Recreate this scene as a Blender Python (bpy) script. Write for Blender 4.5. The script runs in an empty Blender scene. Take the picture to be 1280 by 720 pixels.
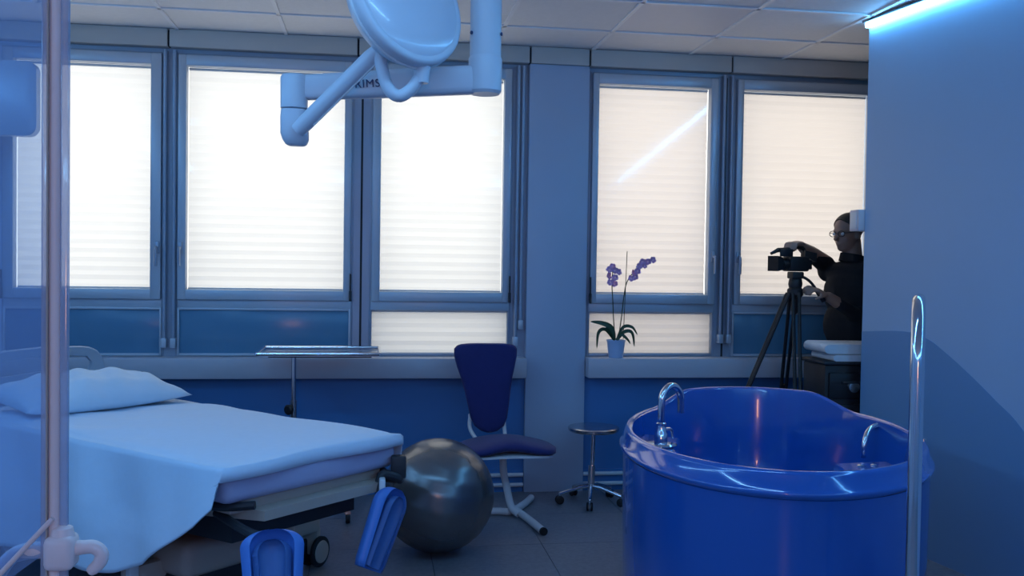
import bpy, bmesh, math, random
from mathutils import Vector, Matrix
random.seed(7)
S = bpy.context.scene
COL = S.collection
V = Vector
# ------------------------------------------------------------------ camera
FPX = 1180.39; YAW, PIT, ROL = .1451, .025, .0151
CZ = 1.37; D = 5.634; H = 2.662
C = V((0, 0, CZ))
fw = V((math.sin(YAW)*math.cos(PIT), math.cos(YAW)*math.cos(PIT), -math.sin(PIT)))
r0 = V((math.cos(YAW), -math.sin(YAW), 0)); u0 = r0.cross(fw)
rt = r0*math.cos(ROL)+u0*math.sin(ROL); up = u0*math.cos(ROL)-r0*math.sin(ROL)
cam = bpy.data.cameras.new('camera'); cam.sensor_width = 36; cam.lens = FPX*36/1280
cam.clip_start = .02
co = bpy.data.objects.new('camera', cam); COL.objects.link(co)
m3 = Matrix((rt, up, -fw)).transposed()
co.matrix_world = Matrix.Translation(C) @ m3.to_4x4()
S.camera = co
S.view_settings.view_transform = 'Standard'; S.view_settings.look = 'None'
S.view_settings.gamma = 1; S.view_settings.use_curve_mapping = False
S.view_settings.exposure = 0.0

# ------------------------------------------------------------------ world: bright overcast daylight outside the blinds
W = bpy.data.worlds.new('World'); S.world = W; W.use_nodes = True
nt = W.node_tree; nt.nodes.clear()
wo = nt.nodes.new('ShaderNodeOutputWorld'); bg = nt.nodes.new('ShaderNodeBackground')
bg.inputs[0].default_value = (1.0, .97, .93, 1); bg.inputs[1].default_value = 2.05
nt.links.new(bg.outputs[0], wo.inputs[0])

LED_COL = (.19, .52, .96)
def area(name, loc, rot, sx, sy, power, color):
    l = bpy.data.lights.new(name, 'AREA'); l.shape = 'RECTANGLE'; l.size = sx; l.size_y = sy
    l.energy = power; l.color = color
    o = bpy.data.objects.new(name, l); COL.objects.link(o); o.location = loc; o.rotation_euler = rot
    return o
P_LED_LEFT, P_LED_REAR, P_LED_CEIL, P_WARM = 25, 28, 25, 8.0
# light of the blue LED strips along the left and rear walls and across the ceiling, and of a warm corridor lamp behind the camera
area('led_light_left', (-2.38, 1.6, 2.55), (0, math.radians(-50), 0), .05, 6.5, P_LED_LEFT, LED_COL)
area('led_light_rear', (.6, -2.4, 2.55), (math.radians(50), 0, 0), 5.2, .05, P_LED_REAR, LED_COL)
area('led_light_ceiling', (-.55, 2.2, 2.64), (0, 0, 0), 3.4, .05, P_LED_CEIL, LED_COL)
area('corridor_lamp_light', (-.19, -1.9, 1.6), (math.radians(90), 0, 0), .18, .5, P_WARM, (1.0, .45, .22))

# ------------------------------------------------------------------ pixel helpers (direction from the photo, distance from a plane)
def ray(px, py): return fw+rt*((px-640)/FPX)-up*((py-360)/FPX)
def onz(px, py, z): d = ray(px, py); return C+d*((z-CZ)/d.z)
def ony(px, py, y=D): d = ray(px, py); return C+d*(y/d.y)
def onpl(px, py, P, n): d = ray(px, py); return C+d*((P-C).dot(n)/d.dot(n))

# ------------------------------------------------------------------ materials
MATS = {}
def mat(name, col, rough=.5, metal=0, noise=0, scale=8, bump=0, bscale=60, spec=.5, coat=0, trans=0, emit=None, estr=0, sheen=0):
    if name in MATS: return MATS[name]
    m = bpy.data.materials.new(name); m.use_nodes = True; n = m.node_tree.nodes; L = m.node_tree.links
    b = n['Principled BSDF']
    b.inputs['Base Color'].default_value = (*col, 1); b.inputs['Roughness'].default_value = rough
    b.inputs['Metallic'].default_value = metal; b.inputs['Specular IOR Level'].default_value = spec
    b.inputs['Coat Weight'].default_value = coat; b.inputs['Coat Roughness'].default_value = .04
    b.inputs['Sheen Weight'].default_value = sheen
    tc = n.new('ShaderNodeTexCoord')
    if noise:
        t = n.new('ShaderNodeTexNoise'); t.inputs['Scale'].default_value = scale; t.inputs['Detail'].default_value = 5
        L.new(tc.outputs['Object'], t.inputs['Vector'])
        mx = n.new('ShaderNodeMix'); mx.data_type = 'RGBA'
        mx.inputs['A'].default_value = (*[c*(1-noise) for c in col], 1); mx.inputs['B'].default_value = (*[min(1, c*(1+noise)) for c in col], 1)
        L.new(t.outputs['Fac'], mx.inputs['Factor']); L.new(mx.outputs['Result'], b.inputs['Base Color'])
    if bump:
        t2 = n.new('ShaderNodeTexNoise'); t2.inputs['Scale'].default_value = bscale; t2.inputs['Detail'].default_value = 4
        L.new(tc.outputs['Object'], t2.inputs['Vector'])
        bp = n.new('ShaderNodeBump'); bp.inputs['Strength'].default_value = bump; bp.inputs['Distance'].default_value = .01
        L.new(t2.outputs['Fac'], bp.inputs['Height']); L.new(bp.outputs[0], b.inputs['Normal'])
    if emit:
        b.inputs['Emission Color'].default_value = (*emit, 1); b.inputs['Emission Strength'].default_value = estr
    MATS[name] = m
    return m
def mat_mix(name, build):
    if name in MATS: return MATS[name]
    m = bpy.data.materials.new(name); m.use_nodes = True; n = m.node_tree.nodes; n.clear()
    out = n.new('ShaderNodeOutputMaterial'); build(n, m.node_tree.links, out); MATS[name] = m
    return m
def _blind(tint):
    def f(n, L, out):
        tr = n.new('ShaderNodeBsdfTranslucent'); df = n.new('ShaderNodeBsdfDiffuse'); mx = n.new('ShaderNodeMixShader')
        tc = n.new('ShaderNodeTexCoord'); ns = n.new('ShaderNodeTexNoise'); ns.inputs['Scale'].default_value = 3
        c = n.new('ShaderNodeMix'); c.data_type = 'RGBA'
        c.inputs['A'].default_value = (*[t*.93 for t in tint], 1); c.inputs['B'].default_value = (*tint, 1)
        L.new(tc.outputs['Object'], ns.inputs['Vector']); L.new(ns.outputs['Fac'], c.inputs['Factor'])
        L.new(c.outputs['Result'], tr.inputs[0]); df.inputs[0].default_value = (.7, .68, .66, 1)
        mx.inputs[0].default_value = .35
        L.new(tr.outputs[0], mx.inputs[1]); L.new(df.outputs[0], mx.inputs[2]); L.new(mx.outputs[0], out.inputs[0])
    return f
def _glass(tint, gloss, haze, hcol=(.6, .7, .9), rough=.03):
    def f(n, L, out):
        t = n.new('ShaderNodeBsdfTransparent'); t.inputs[0].default_value = (*tint, 1)
        g = n.new('ShaderNodeBsdfGlossy'); g.inputs['Roughness'].default_value = rough
        d = n.new('ShaderNodeBsdfDiffuse'); d.inputs[0].default_value = (*hcol, 1)
        a = n.new('ShaderNodeMixShader'); a.inputs[0].default_value = gloss
        b = n.new('ShaderNodeMixShader'); b.inputs[0].default_value = haze
        L.new(t.outputs[0], a.inputs[1]); L.new(g.outputs[0], a.inputs[2])
        L.new(a.outputs[0], b.inputs[1]); L.new(d.outputs[0], b.inputs[2]); L.new(b.outputs[0], out.inputs[0])
    return f
M_blindL = mat_mix('blind_white', _blind((.98, .98, .96)))
M_blindR = mat_mix('blind_warm_dimmed', _blind((.84, .765, .715)))  # warm tone, darkened to stand for weaker daylight at the right windows
M_winglass = mat_mix('window_glass', _glass((.97, .98, .98), .018, .0, rough=.06))
M_screen = mat_mix('clear_screen', _glass((.80, .88, .97), .04, .22, (.42, .62, .95), .1))  # blue diffuse haze stands in for reflections on the pane
M_wallp = mat('wall_paint', (.50, .60, .76), .55, noise=.03, scale=3, bump=.03, bscale=150)
M_part = mat('partition_paint', (.38, .57, .80), .45, noise=.03, scale=2, bump=.02, bscale=150)
M_swoosh = mat('azure_paint', (.17, .36, .62), .4, noise=.03, scale=2)
M_blue = mat('spandrel_blue', (.06, .21, .50), .5, noise=.06, scale=2)
M_col = mat('column_laminate', (.42, .52, .68), .4, noise=.04, scale=2)
M_alu = mat('satin_aluminium', (.50, .56, .64), .38, .25, noise=.04, scale=5)
M_aluD = mat('grey_aluminium', (.34, .40, .50), .4, .35, noise=.04, scale=5)
M_sillm = mat('sill_laminate', (.50, .52, .60), .4, noise=.04, scale=3)
M_fascia = mat('fascia_grey', (.58, .54, .50), .5, noise=.05, scale=3)
M_dark = mat('shadow_gap', (.02, .022, .03), .7)
M_lowpan = mat('blue_grey_glazed_panel', (.10, .26, .42), .2, noise=.06, scale=2)
M_tile = mat('ceiling_tile', (.84, .84, .85), .7, noise=.05, scale=40, bump=.08, bscale=250)
M_tileW = mat('ceiling_tile_white', (.78, .76, .78), .5, noise=.02, scale=20)
M_tbar = mat('ceiling_tbar', (.88, .88, .9), .4)
M_floor = mat('floor_vinyl', (.20, .21, .25), .34, noise=.35, scale=55, bump=.02, bscale=200)
M_joint = mat('floor_joint', (.07, .075, .09), .6)
M_sheet = mat('sheet_cotton', (.66, .77, .92), .8, noise=.03, scale=30, bump=.08, bscale=35, sheen=.2)
M_matt = mat('mattress_cover', (.46, .46, .66), .6, noise=.06, scale=8, bump=.15, bscale=14)
M_pillow = mat('pillow_cotton', (.64, .78, .92), .8, noise=.03, scale=20, bump=.15, bscale=12, sheen=.2)
M_beige = mat('bed_beige_plastic', (.46, .38, .33), .5, noise=.08, scale=6)
M_bdark = mat('bed_dark_steel', (.035, .037, .045), .5, .3, noise=.15, scale=6)
M_head = mat('headboard_plastic', (.36, .44, .54), .45, noise=.04, scale=6)
M_lav = mat('bed_lavender_cover', (.40, .38, .50), .5, noise=.05)
M_legp = mat('blue_pad', (.07, .21, .62), .38, noise=.06, scale=8)
M_legp2 = mat('blue_pad_inner', (.05, .13, .36), .5, noise=.06, scale=8)
M_rub = mat('black_rubber', (.015, .015, .018), .6, noise=.1)
M_ball = mat('ball_grey_rubber', (.20, .20, .21), .27, .7, noise=.06, scale=9, spec=.6)
M_navy = mat('navy_fabric', (.012, .018, .14), .75, noise=.1, scale=30, bump=.1, bscale=200, sheen=.15)
M_white = mat('white_enamel', (.72, .74, .78), .35, noise=.03)
M_chrome = mat('chrome', (.72, .74, .78), .12, 1, noise=.02)
M_steel = mat('brushed_steel', (.55, .56, .60), .25, 1, noise=.05, scale=12)
M_tub = mat('tub_blue_acrylic', (.012, .10, .44), .16, noise=.03, scale=2, spec=.6, coat=.6)
M_tubrim = mat('tub_rim_acrylic', (.015, .115, .47), .14, noise=.03, scale=2, spec=.6, coat=.6)
M_lamp = mat('lamp_white_plastic', (.62, .67, .76), .38, noise=.02, scale=4)
M_lampface = mat('lamp_lens', (.64, .68, .78), .22, noise=.02, scale=4, coat=.3)
M_ink = mat('dark_ink', (.03, .06, .16), .6)
M_black = mat('black_plastic', (.012, .012, .015), .45, noise=.1)
M_cloth = mat('black_cloth', (.012, .012, .016), .9, noise=.15, scale=20, bump=.1, bscale=80)
M_trous = mat('dark_trousers', (.03, .03, .035), .9, noise=.15, scale=20)
M_skin = mat('skin', (.36, .22, .17), .5, noise=.06, scale=15)
M_hair = mat('dark_hair', (.03, .025, .022), .6, noise=.3, scale=60, bump=.3, bscale=120)
M_pot = mat('pot_ceramic', (.45, .60, .85), .3, noise=.04)
M_leaf = mat('orchid_leaf', (.025, .07, .03), .4, noise=.2, scale=20)
M_stem = mat('orchid_stem', (.05, .06, .03), .6, noise=.2)
M_petal = mat('orchid_petal', (.66, .36, .62), .6, noise=.3, scale=60)
M_petalc = mat('orchid_lip', (.22, .04, .20), .6, noise=.2)
M_clamp = mat('clamp_white_plastic', (.88, .72, .72), .4, noise=.03)  # pink in the base colour stands for warm light on the clamp
M_postm = mat('screen_post_white', (.88, .68, .66), .35, noise=.03)  # base tinted pink in place of the warm lamp's highlight
M_acr = mat_mix('acrylic_edge', _glass((.74, .78, .9), .1, .45, (.6, .62, .74), .1))
M_led = mat('led_diffuser', (.5, .8, 1), .4, emit=(.16, .55, 1.0), estr=29)
M_ledp = mat('led_profile', (.18, .2, .24), .4, .6)
M_towel = mat('white_towel', (.75, .76, .80), .9, noise=.05, scale=40, bump=.3, bscale=90)
M_boxw = mat('white_box', (.72, .66, .70), .4, noise=.03)
M_wood = mat('corridor_door', (.35, .36, .40), .5, noise=.05)

# ------------------------------------------------------------------ mesh helpers: all take world coordinates
class MB:
    def __init__(s): s.b = bmesh.new(); s.mi = 0
    def _new(s, vs): 
        return [s.b.verts.new(v) for v in vs]
    def face(s, vs, mi=0):
        try:
            f = s.b.faces.new(vs); f.material_index = mi; f.smooth = True
            return f
        except ValueError: return None
    def box(s, a, b, bev=0, seg=2, M=None, mi=0):
        t = bmesh.new(); bmesh.ops.create_cube(t, size=1)
        a, b = V(a), V(b)
        for v in t.verts: v.co = V([(a[i]+b[i])/2+v.co[i]*(b[i]-a[i]) for i in range(3)])
        if bev: bmesh.ops.bevel(t, geom=t.edges[:], offset=bev, segments=seg, affect='EDGES', profile=.5)
        return s.merge(t, M, mi)
    def merge(s, t, M=None, mi=0):
        mp = {}
        for v in t.verts: mp[v] = s.b.verts.new(M @ v.co if M else v.co)
        for f in t.faces: s.face([mp[v] for v in f.verts], mi)
        t.free(); return s
    def frame(s, d):
        d = V(d).normalized(); a = V((0, 0, 1)) if abs(d.z) < .9 else V((1, 0, 0))
        x = d.cross(a).normalized(); return x, x.cross(d).normalized()*-1
    def rings(s, rs, cap0=True, cap1=True, mi=0, closed=True):
        R = [s._new(r) for r in rs]; n = len(rs[0])
        for i in range(len(R)-1):
            for j in range(n if closed else n-1):
                s.face([R[i][j], R[i][(j+1) % n], R[i+1][(j+1) % n], R[i+1][j]], mi)
        if cap0: s.face(R[0][::-1], mi)
        if cap1: s.face(R[-1], mi)
        return s
    def tube(s, pts, r, n=12, mi=0, cap=True):
        pts = [V(p) for p in pts]; rr = r if isinstance(r, (list, tuple)) else [r]*len(pts)
        d0 = (pts[1]-pts[0]).normalized(); x, y = s.frame(d0); rs = []
        for i, p in enumerate(pts):
            if i == 0: d = pts[1]-p
            elif i == len(pts)-1: d = p-pts[i-1]
            else: d = (pts[i+1]-p).normalized()+(p-pts[i-1]).normalized()
            d.normalize(); x = (x-d*x.dot(d)).normalized(); y = d.cross(x)
            rs.append([p+x*math.cos(2*math.pi*k/n)*rr[i]+y*math.sin(2*math.pi*k/n)*rr[i] for k in range(n)])
        return s.rings(rs, cap, cap, mi)
    def cyl(s, a, b, r, r2=None, n=20, mi=0): return s.tube([a, b], [r, r if r2 is None else r2], n, mi)
    def lathe(s, c, prof, axis=(0, 0, 1), n=28, mi=0, cap=True):
        ax = V(axis).normalized(); x, y = s.frame(ax); c = V(c); rs = []
        for r, h in prof:
            rs.append([c+ax*h+(x*math.cos(2*math.pi*k/n)+y*math.sin(2*math.pi*k/n))*max(r, 1e-4) for k in range(n)])
        return s.rings(rs, cap, cap, mi)
    def ell(s, c, rad, M=None, n=20, mi=0):
        t = bmesh.new(); bmesh.ops.create_uvsphere(t, u_segments=n, v_segments=max(6, n//2), radius=1)
        c = V(c)
        for v in t.verts:
            p = V((v.co.x*rad[0], v.co.y*rad[1], v.co.z*rad[2])); v.co = c+(M @ p if M else p)
        return s.merge(t, None, mi)
    def extrude(s, pts, d, mi=0):
        return s.rings([[V(p) for p in pts], [V(p)+V(d) for p in pts]], True, True, mi)
    def grid(s, P, mi=0):
        R = [s._new(r) for r in P]
        for i in range(len(R)-1):
            for j in range(len(R[0])-1): s.face([R[i][j], R[i][j+1], R[i+1][j+1], R[i+1][j]], mi)
        return s

def finish(ob, angle=35):
    me = ob.data
    me.polygons.foreach_set('use_smooth', [True]*len(me.polygons))
    try: me.set_sharp_from_angle(angle=math.radians(angle))
    except Exception: pass

def obj(name, mb, m, parent=None, mods=None, angle=35):
    off = parent_off(parent)
    bmesh.ops.recalc_face_normals(mb.b, faces=mb.b.faces[:])
    for v in mb.b.verts: v.co -= off
    if parent is None:      # origin of a top-level mesh at the middle of its base
        xs = [v.co for v in mb.b.verts]
        o0 = V(((min(c.x for c in xs)+max(c.x for c in xs))/2, (min(c.y for c in xs)+max(c.y for c in xs))/2, min(c.z for c in xs)))
        for v in mb.b.verts: v.co -= o0
    else: o0 = V((0, 0, 0))
    me = bpy.data.meshes.new(name); mb.b.to_mesh(me); mb.b.free()
    for k in (m if isinstance(m, (list, tuple)) else [m]): me.materials.append(k)
    o = bpy.data.objects.new(name, me); COL.objects.link(o); o.location = o0
    if parent: o.parent = parent
    WOFF[o.name] = off+o0
    finish(o, angle)
    return o
WOFF = {}
def parent_off(p): return WOFF[p.name] if p else V((0, 0, 0))
def thing(name, label, cat, loc, group=None):
    o = bpy.data.objects.new(name, None); COL.objects.link(o); o.location = loc; o.empty_display_size = .1
    WOFF[o.name] = V(loc)
    return tag(o, label, cat, group)
def tag(o, label=None, cat=None, group=None):
    if label: o['label'] = label
    if cat: o['category'] = cat
    if group: o['group'] = group
    return o
def structure(o, label=None):
    o['kind'] = 'structure'
    if label: o['label'] = label
    return o
def sroot(name, loc, label=None):
    o = bpy.data.objects.new(name, None); COL.objects.link(o); o.location = loc; o.empty_display_size = .1
    WOFF[o.name] = V(loc); return structure(o, label)
def bx(a, b, bev=0): return MB().box(a, b, bev)
def copies(mesh_obj, locs, parent):
    off = parent_off(parent); out = []
    for i, l in enumerate(locs):
        o = mesh_obj if i == 0 else mesh_obj.copy()
        if i: COL.objects.link(o); o.parent = parent
        o.location = V(l); out.append(o)
    return out
def smoothpath(pts, k=6):
    pts = [V(p) for p in pts]; out = []
    for i in range(len(pts)-1):
        p0 = pts[max(i-1, 0)]; p1 = pts[i]; p2 = pts[i+1]; p3 = pts[min(i+2, len(pts)-1)]
        for j in range(k):
            t = j/k
            out.append(.5*((2*p1)+(p2-p0)*t+(2*p0-5*p1+4*p2-p3)*t*t+(3*p1-p0-3*p2+p3)*t**3))
    out.append(pts[-1]); return out
def lerp(x, xs, ys):
    if x <= xs[0]: return ys[0]
    for i in range(len(xs)-1):
        if x <= xs[i+1]: return ys[i]+(ys[i+1]-ys[i])*(x-xs[i])/(xs[i+1]-xs[i])
    return ys[-1]

# ================================================================== ROOM
XL, XR, YB = -2.47, 4.9, -2.5
# floor: slab with vinyl tiles
fl = structure(obj('floor', bx((XL-.1, YB-.1, -.12), (XR+.1, D+.1, -.004)), M_joint))
TS = .55
mb = MB().box((0, 0, -.004), (TS-.003, TS-.003, 0)); t0 = obj('floor_tile', mb, M_floor, fl)
locs = []
x = XL
while x < XR-.01:
    y = D-TS
    while y > YB-TS+.01: locs.append((x, y, 0)); y -= TS
    x += TS
copies(t0, locs, fl)

# ceiling: plenum slab, tiles and T-bars
X0, ROW1 = -1.113, D-.511
ce = structure(obj('ceiling', bx((XL-.1, YB-.1, H+.02), (XR+.1, D+.1, H+.14)), M_fascia))
t0 = obj('ceiling_tile', MB().box((.008, .008, H+.006), (.592, .592, H+.02), .004, 1), M_tile, ce)
tw = obj('ceiling_tile', MB().box((.008, .008, H+.006), (.592, .592, H+.02), .004, 1), M_tileW, ce)
locs, white = [], []
xs = [X0+.6*k for k in range(-3, 11)]; ys = [ROW1+.6*k for k in range(1, -14, -1)]
for i, x in enumerate(xs):
    for j, y in enumerate(ys):
        if x+.3 < XL-.3 or x > XR or y > D or y+.6 < YB: continue
        # the row against the window wall is cut by the fascia in front of it
        (white if (i == 3+4 and j == 2) else locs).append((x, y, 0))
copies(t0, locs, ce); copies(tw, white, ce)
mb = MB()
for x in xs: mb.box((x-.010, YB, H-.002), (x+.010, D, H+.012))
for y in ys: mb.box((XL, y-.010, H-.002), (XR, y+.010, H+.012))
obj('ceiling_grid', mb, M_tbar, ce)

# far walls (mostly unseen) close the room
structure(obj('wall_left', bx((XL-.12, YB, 0), (XL, D, H+.02)), M_wallp))
structure(obj('wall_rear', bx((XL, YB-.12, 0), (XR, YB, H+.02)), M_wallp))
structure(obj('wall_right', bx((XR, YB, 0), (XR+.12, D, H+.02)), M_wallp))

# window wall
SY = 5.50                                  # front of the sill
ZS1 = ony(300, 448, SY).z; ZS0 = ony(300, 474, SY).z
wb = sroot('wall_back', (1.2, D, 0), 'window wall with blue painted apron below the sill')
obj('spandrel', bx((XL, D-.02, 0), (XR, D+.18, ZS0)), M_blue, wb)
obj('spandrel_core', bx((XL, D+.0, ZS0), (XR, D+.16, .80)), M_aluD, wb)
CX0, CX1 = .905, 1.268
obj('lintel', bx((XL, D, 2.545), (XR, D+.18, H+.02)), M_aluD, wb)
GAPS = [(XL, -2.06), (-1.19, -1.125), (-.125, -.03), (.815, CX0), (CX1, 1.285), (2.10, 2.20), (3.16, XR)]
for a, b in GAPS: obj('mullion', bx((a, D, .80), (b, D+.18, 2.55)), M_aluD if b-a < .3 else M_wallp, wb)
obj('mullion', bx((CX0, D, ZS0), (CX1, D+.18, 2.55)), M_aluD, wb)
for p in (-.078, 2.15): obj('mullion_gap', bx((p-.006, D-.003, ZS1), (p+.006, D+.01, 2.545)), M_dark, wb)
# column cladding panel, proud of the wall
cl = structure(obj('column', bx((CX0, D-.055, 0), (CX1, D+.02, 2.566), .003), M_col), 'pale blue clad column between the windows')
# fascia boards below the ceiling
xb = [XL, -1.16, -.105, CX0, CX1, 2.16, 3.2, XR]
fa = sroot('trim_1', (1.2, D, 2.56), 'grey fascia boards under the ceiling')
for a, b in zip(xb[:-1], xb[1:]): obj('fascia_board', bx((a+.006, D-.07, 2.567), (b-.006, D+.01, H+.004), .003), M_fascia, fa)
obj('fascia_backing', bx((XL, D-.05, 2.572), (XR, D+.01, H)), M_dark, fa)
# sill shelves left and right of the column
for k, (a, b) in enumerate(((XL, CX0-.004), (CX1+.004, XR))):
    structure(obj('trim_%d' % (k+2), bx((a, SY, ZS0), (b, D+.03, ZS1), .006), M_sillm), 'window sill shelf')
# skirting ducts low on the wall
for k, (a, b) in enumerate(((XL, CX0-.004), (CX1+.004, XR))):
    bs = sroot('baseboard_back' if k == 0 else 'baseboard_back_2', ((a+b)/2, D-.03, 0), 'pale skirting with two rails')
    obj('board', bx((a, D-.035, 0), (b, D-.02, .13)), M_blue, bs)
    for z in (.045, .105): obj('rail', MB().cyl((a, D-.05, z), (b, D-.05, z), .012, n=10), M_white, bs)

# unseen ledge and parapet, added to darken the lower panes
structure(obj('trim_4', bx((XL, D+.18, .66), (XR, D+.5, .78)), M_sillm), 'unseen outside ledge added to shade the lower panes')
structure(obj('trim_5', bx((XL, D+.62, .2), (XR, D+.7, .98)), M_fascia), 'unseen outside parapet added to darken the lower panes')

def sash_bars(x0, x1, z0, z1, t, ya, yb, bev=.006):
    return [bx((x0, ya, z0), (x0+t, yb, z1), bev), bx((x1-t, ya, z0), (x1, yb, z1), bev),
            bx((x0+t, ya, z1-t*1.1), (x1-t, yb, z1), bev), bx((x0+t, ya, z0), (x1-t, yb, z0+t), bev)]
def pleated(name, x0, x1, z0, z1, y, m, pitch, label, group=None):
    """pleated blind: zigzag fabric with a head rail and a bottom rail"""
    bt = thing(name, label, 'blind', ((x0+x1)/2, y, z0), group)
    n = max(4, int(round((z1-z0)/pitch))*2); P = []
    for i in range(n+1):
        z = z0+(z1-z0)*i/n; yy = y+(.0045 if i % 2 else 0)
        P.append([(x0+(x1-x0)*k/2, yy, z) for k in range(3)])
    obj('fabric', MB().grid(P), m, bt, angle=15)
    obj('head_rail', bx((x0, y-.006, z1-.014), (x1, y+.012, z1), .002), M_white, bt)
    obj('bottom_rail', bx((x0, y-.005, z0), (x1, y+.012, z0+.010), .002), M_white, bt)
    return bt
WIN = [  # outer x0,x1, glass x0,x1, lit lower pane?, material
    (-2.06, -1.19, -1.99, -1.262, False, M_blindL, 'right'),
    (-1.125, -.125, -1.065, -.180, False, M_blindL, 'left'),
    (-.03, .815, .033, .757, True, M_blindL, 'none'),
    (1.285, 2.10, 1.337, 2.04, True, M_blindR, 'right'),
    (2.20, 3.16, 2.254, 3.09, False, M_blindR, 'left')]
LBL = ['tall white pleated blind behind the clear screen, beside the hospital bed head',
       'tall white pleated blind above the steel instrument table',
       'tall white pleated blind between lamp column and instrument table, above a low blind',
       'tall creamy pleated blind behind the flowering orchid',
       'tall creamy pleated blind behind the cameraman']
for i, (a, b, ga, gb, low, mbld, hs) in enumerate(WIN):
    w = sroot('window_%d' % (i+1), ((a+b)/2, D, ZS1), 'aluminium casement window')
    # fixed frame
    for q in sash_bars(a, b, ZS1, 2.545, .018, D-.004, D+.10, .003): obj('frame_bar', q, M_aluD, w)
    obj('transom', bx((a+.010, D-.006, 1.088), (b-.010, D+.09, 1.150), .004), M_alu, w)
    # opening sash
    sa = obj('sash', bx((a+.012, D-.035, 1.14), (ga, D+.03, 2.535), .008), M_alu, w)
    for q in (bx((gb, D-.035, 1.14), (b-.012, D+.03, 2.535), .008), bx((ga-.004, D-.035, 2.47), (gb+.004, D+.03, 2.535), .008),
              bx((ga-.004, D-.035, 1.14), (gb+.004, D+.03, 1.20), .008)):
        obj('sash_bar', q, M_alu, sa)
    obj('pane', bx((ga-.003, D+.0, 1.197), (gb+.003, D+.004, 2.473)), M_winglass, w)
    # lower light or panel
    lx0, lx1 = (a+.018, b-.018) if low else (a+.016, b-.016)
    if low:
        obj('lower_pane', bx((lx0, D+.0, ZS1+.015), (lx1, D+.004, 1.093)), M_winglass, w)
    else:
        obj('lower_panel', bx((lx0, D-.002, ZS1+.005), (lx1, D+.06, 1.09), .004), M_lowpan, w)
        for q in sash_bars(lx0-.006, lx1+.006, ZS1+.002, 1.094, .012, D-.016, D+.02, .003): obj('bead', q, M_alu, w)
    # handle
    if hs != 'none':
        hx = (b-.030) if hs == 'right' else (a+.030)
        h = obj('handle', MB().box((hx-.012, D-.050, 1.40), (hx+.012, D-.034, 1.47), .004), M_aluD, w)
        obj('lever', MB().tube(smoothpath([(hx, D-.045, 1.435), (hx, D-.075, 1.432), (hx, D-.08, 1.40), (hx, D-.078, 1.33)]), .009, 8), M_aluD, h)
    # hinge block seen low on the other jamb
    jx = (a+.012) if hs == 'right' else (b-.012)
    obj('hinge', MB().cyl((jx, D-.045, 1.14), (jx, D-.045, 1.20), .008, n=8).cyl((jx, D-.045, 1.16), (jx, D-.045, 1.30), .005, n=8), M_bdark, w)
    pleated('pleated_blind', ga, gb, 1.199, 2.471, D+.035, mbld, .050, LBL[i])
    if low:
        pleated('pleated_blind', lx0, lx1, ZS1+.010, 1.090, D+.035, mbld, .050,
                'low wide white blind pane behind the navy chair' if i == 2 else 'low wide creamy blind pane behind the orchid pot')
# vertical crank tubes with end blocks beside the sashes
for k, (x, zlo) in enumerate(((-1.183, .885), (-1.132, .885), (2.128, .92), (2.180, .92), (.872, 1.0), (.842, .9))):
    r = sroot('trim_%d' % (6+k), (x, D-.03, zlo), 'slim vertical shutter tube beside the window')
    obj('tube', MB().cyl((x, D-.030, zlo+.03), (x, D-.030, 2.556), .011, n=10), M_aluD, r)
    obj('end_block', bx((x-.015, D-.048, zlo-.02), (x+.015, D-.002, zlo+.035), .004), M_alu, r)

# partition on the right: set at an angle, with a painted azure shape and a blue LED strip
PE = onz(1087, 27, H); PE.z = 0
led_b = onz(1160, 0, H); PD = (V((led_b.x, led_b.y, 0))-PE).normalized()      # along the wall towards the camera
PN = V((PD.y, -PD.x, 0)); PN = PN if PN.x < 0 else -PN                        # room-facing normal
LEN = (PE.y-YB)/-PD.y
def PW(s, z, o=0): return PE+PD*s+PN*o+V((0, 0, z))
pt = sroot('wall_partition', PE+PD*2, 'pale blue partition wall beside the tub')
obj('panel', MB().rings([[PW(0, 0), PW(LEN, 0), PW(LEN, 0, -.12), PW(0, 0, -.12)], [PW(0, H), PW(LEN, H), PW(LEN, H, -.12), PW(0, H, -.12)]]), M_part, pt)
cur = []
for p in ((1084, 415), (1129, 414), (1160, 424), (1181, 440), (1213, 469), (1245, 501), (1279, 538)):
    q = onpl(*p, PE, PN); cur.append(((q-PE).dot(PD), q.z))
cur[0] = (0, cur[0][1]); s1, z1 = cur[-1]
cur += [(s1+.28, z1-.30), (s1+.45, .28), (s1+.55, .002)]
cp = smoothpath([(s, 0, z) for s, z in cur], 5)
poly = [PW(max(0, p.x), max(.002, p.z), .0015) for p in cp]+[PW(0, .002, .0015)]
obj('painted_shape', MB().extrude(poly, -PN*.003), M_swoosh, pt)
lt = thing('led_strip', 'glowing blue LED strip along the top of the partition wall', 'light strip', PW(LEN/2, H-.05, .02))
obj('profile', MB().rings([[PW(0, H-.012, .002), PW(LEN, H-.012, .002), PW(LEN, H-.012, .045), PW(0, H-.012, .045)], [PW(0, H-.003, .002), PW(LEN, H-.003, .002), PW(LEN, H-.003, .045), PW(0, H-.003, .045)]]), M_ledp, lt)
obj('diffuser', MB().rings([[PW(0, H-.034, .004), PW(LEN, H-.034, .004), PW(LEN, H-.034, .024), PW(0, H-.034, .024)], [PW(0, H-.013, .004), PW(LEN, H-.013, .004), PW(LEN, H-.013, .028), PW(0, H-.013, .028)]]), M_led, lt)
# small white box on the end of the partition
a = ony(1062, 263, PE.y+.10); b = ony(1086, 290, PE.y+.10)
sb = thing('wall_box', 'small white box fixed to the partition edge by the cameraman', 'box', (a.x+.1, PE.y+.10, b.z))
obj('case', bx((a.x, PE.y+.005, b.z), (a.x+.24, PE.y+.10, a.z), .006), M_boxw, sb)
obj('front_plate', bx((a.x-.003, PE.y+.02, b.z+.012), (a.x+.002, PE.y+.085, a.z-.012), .001), M_white, sb)

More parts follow.
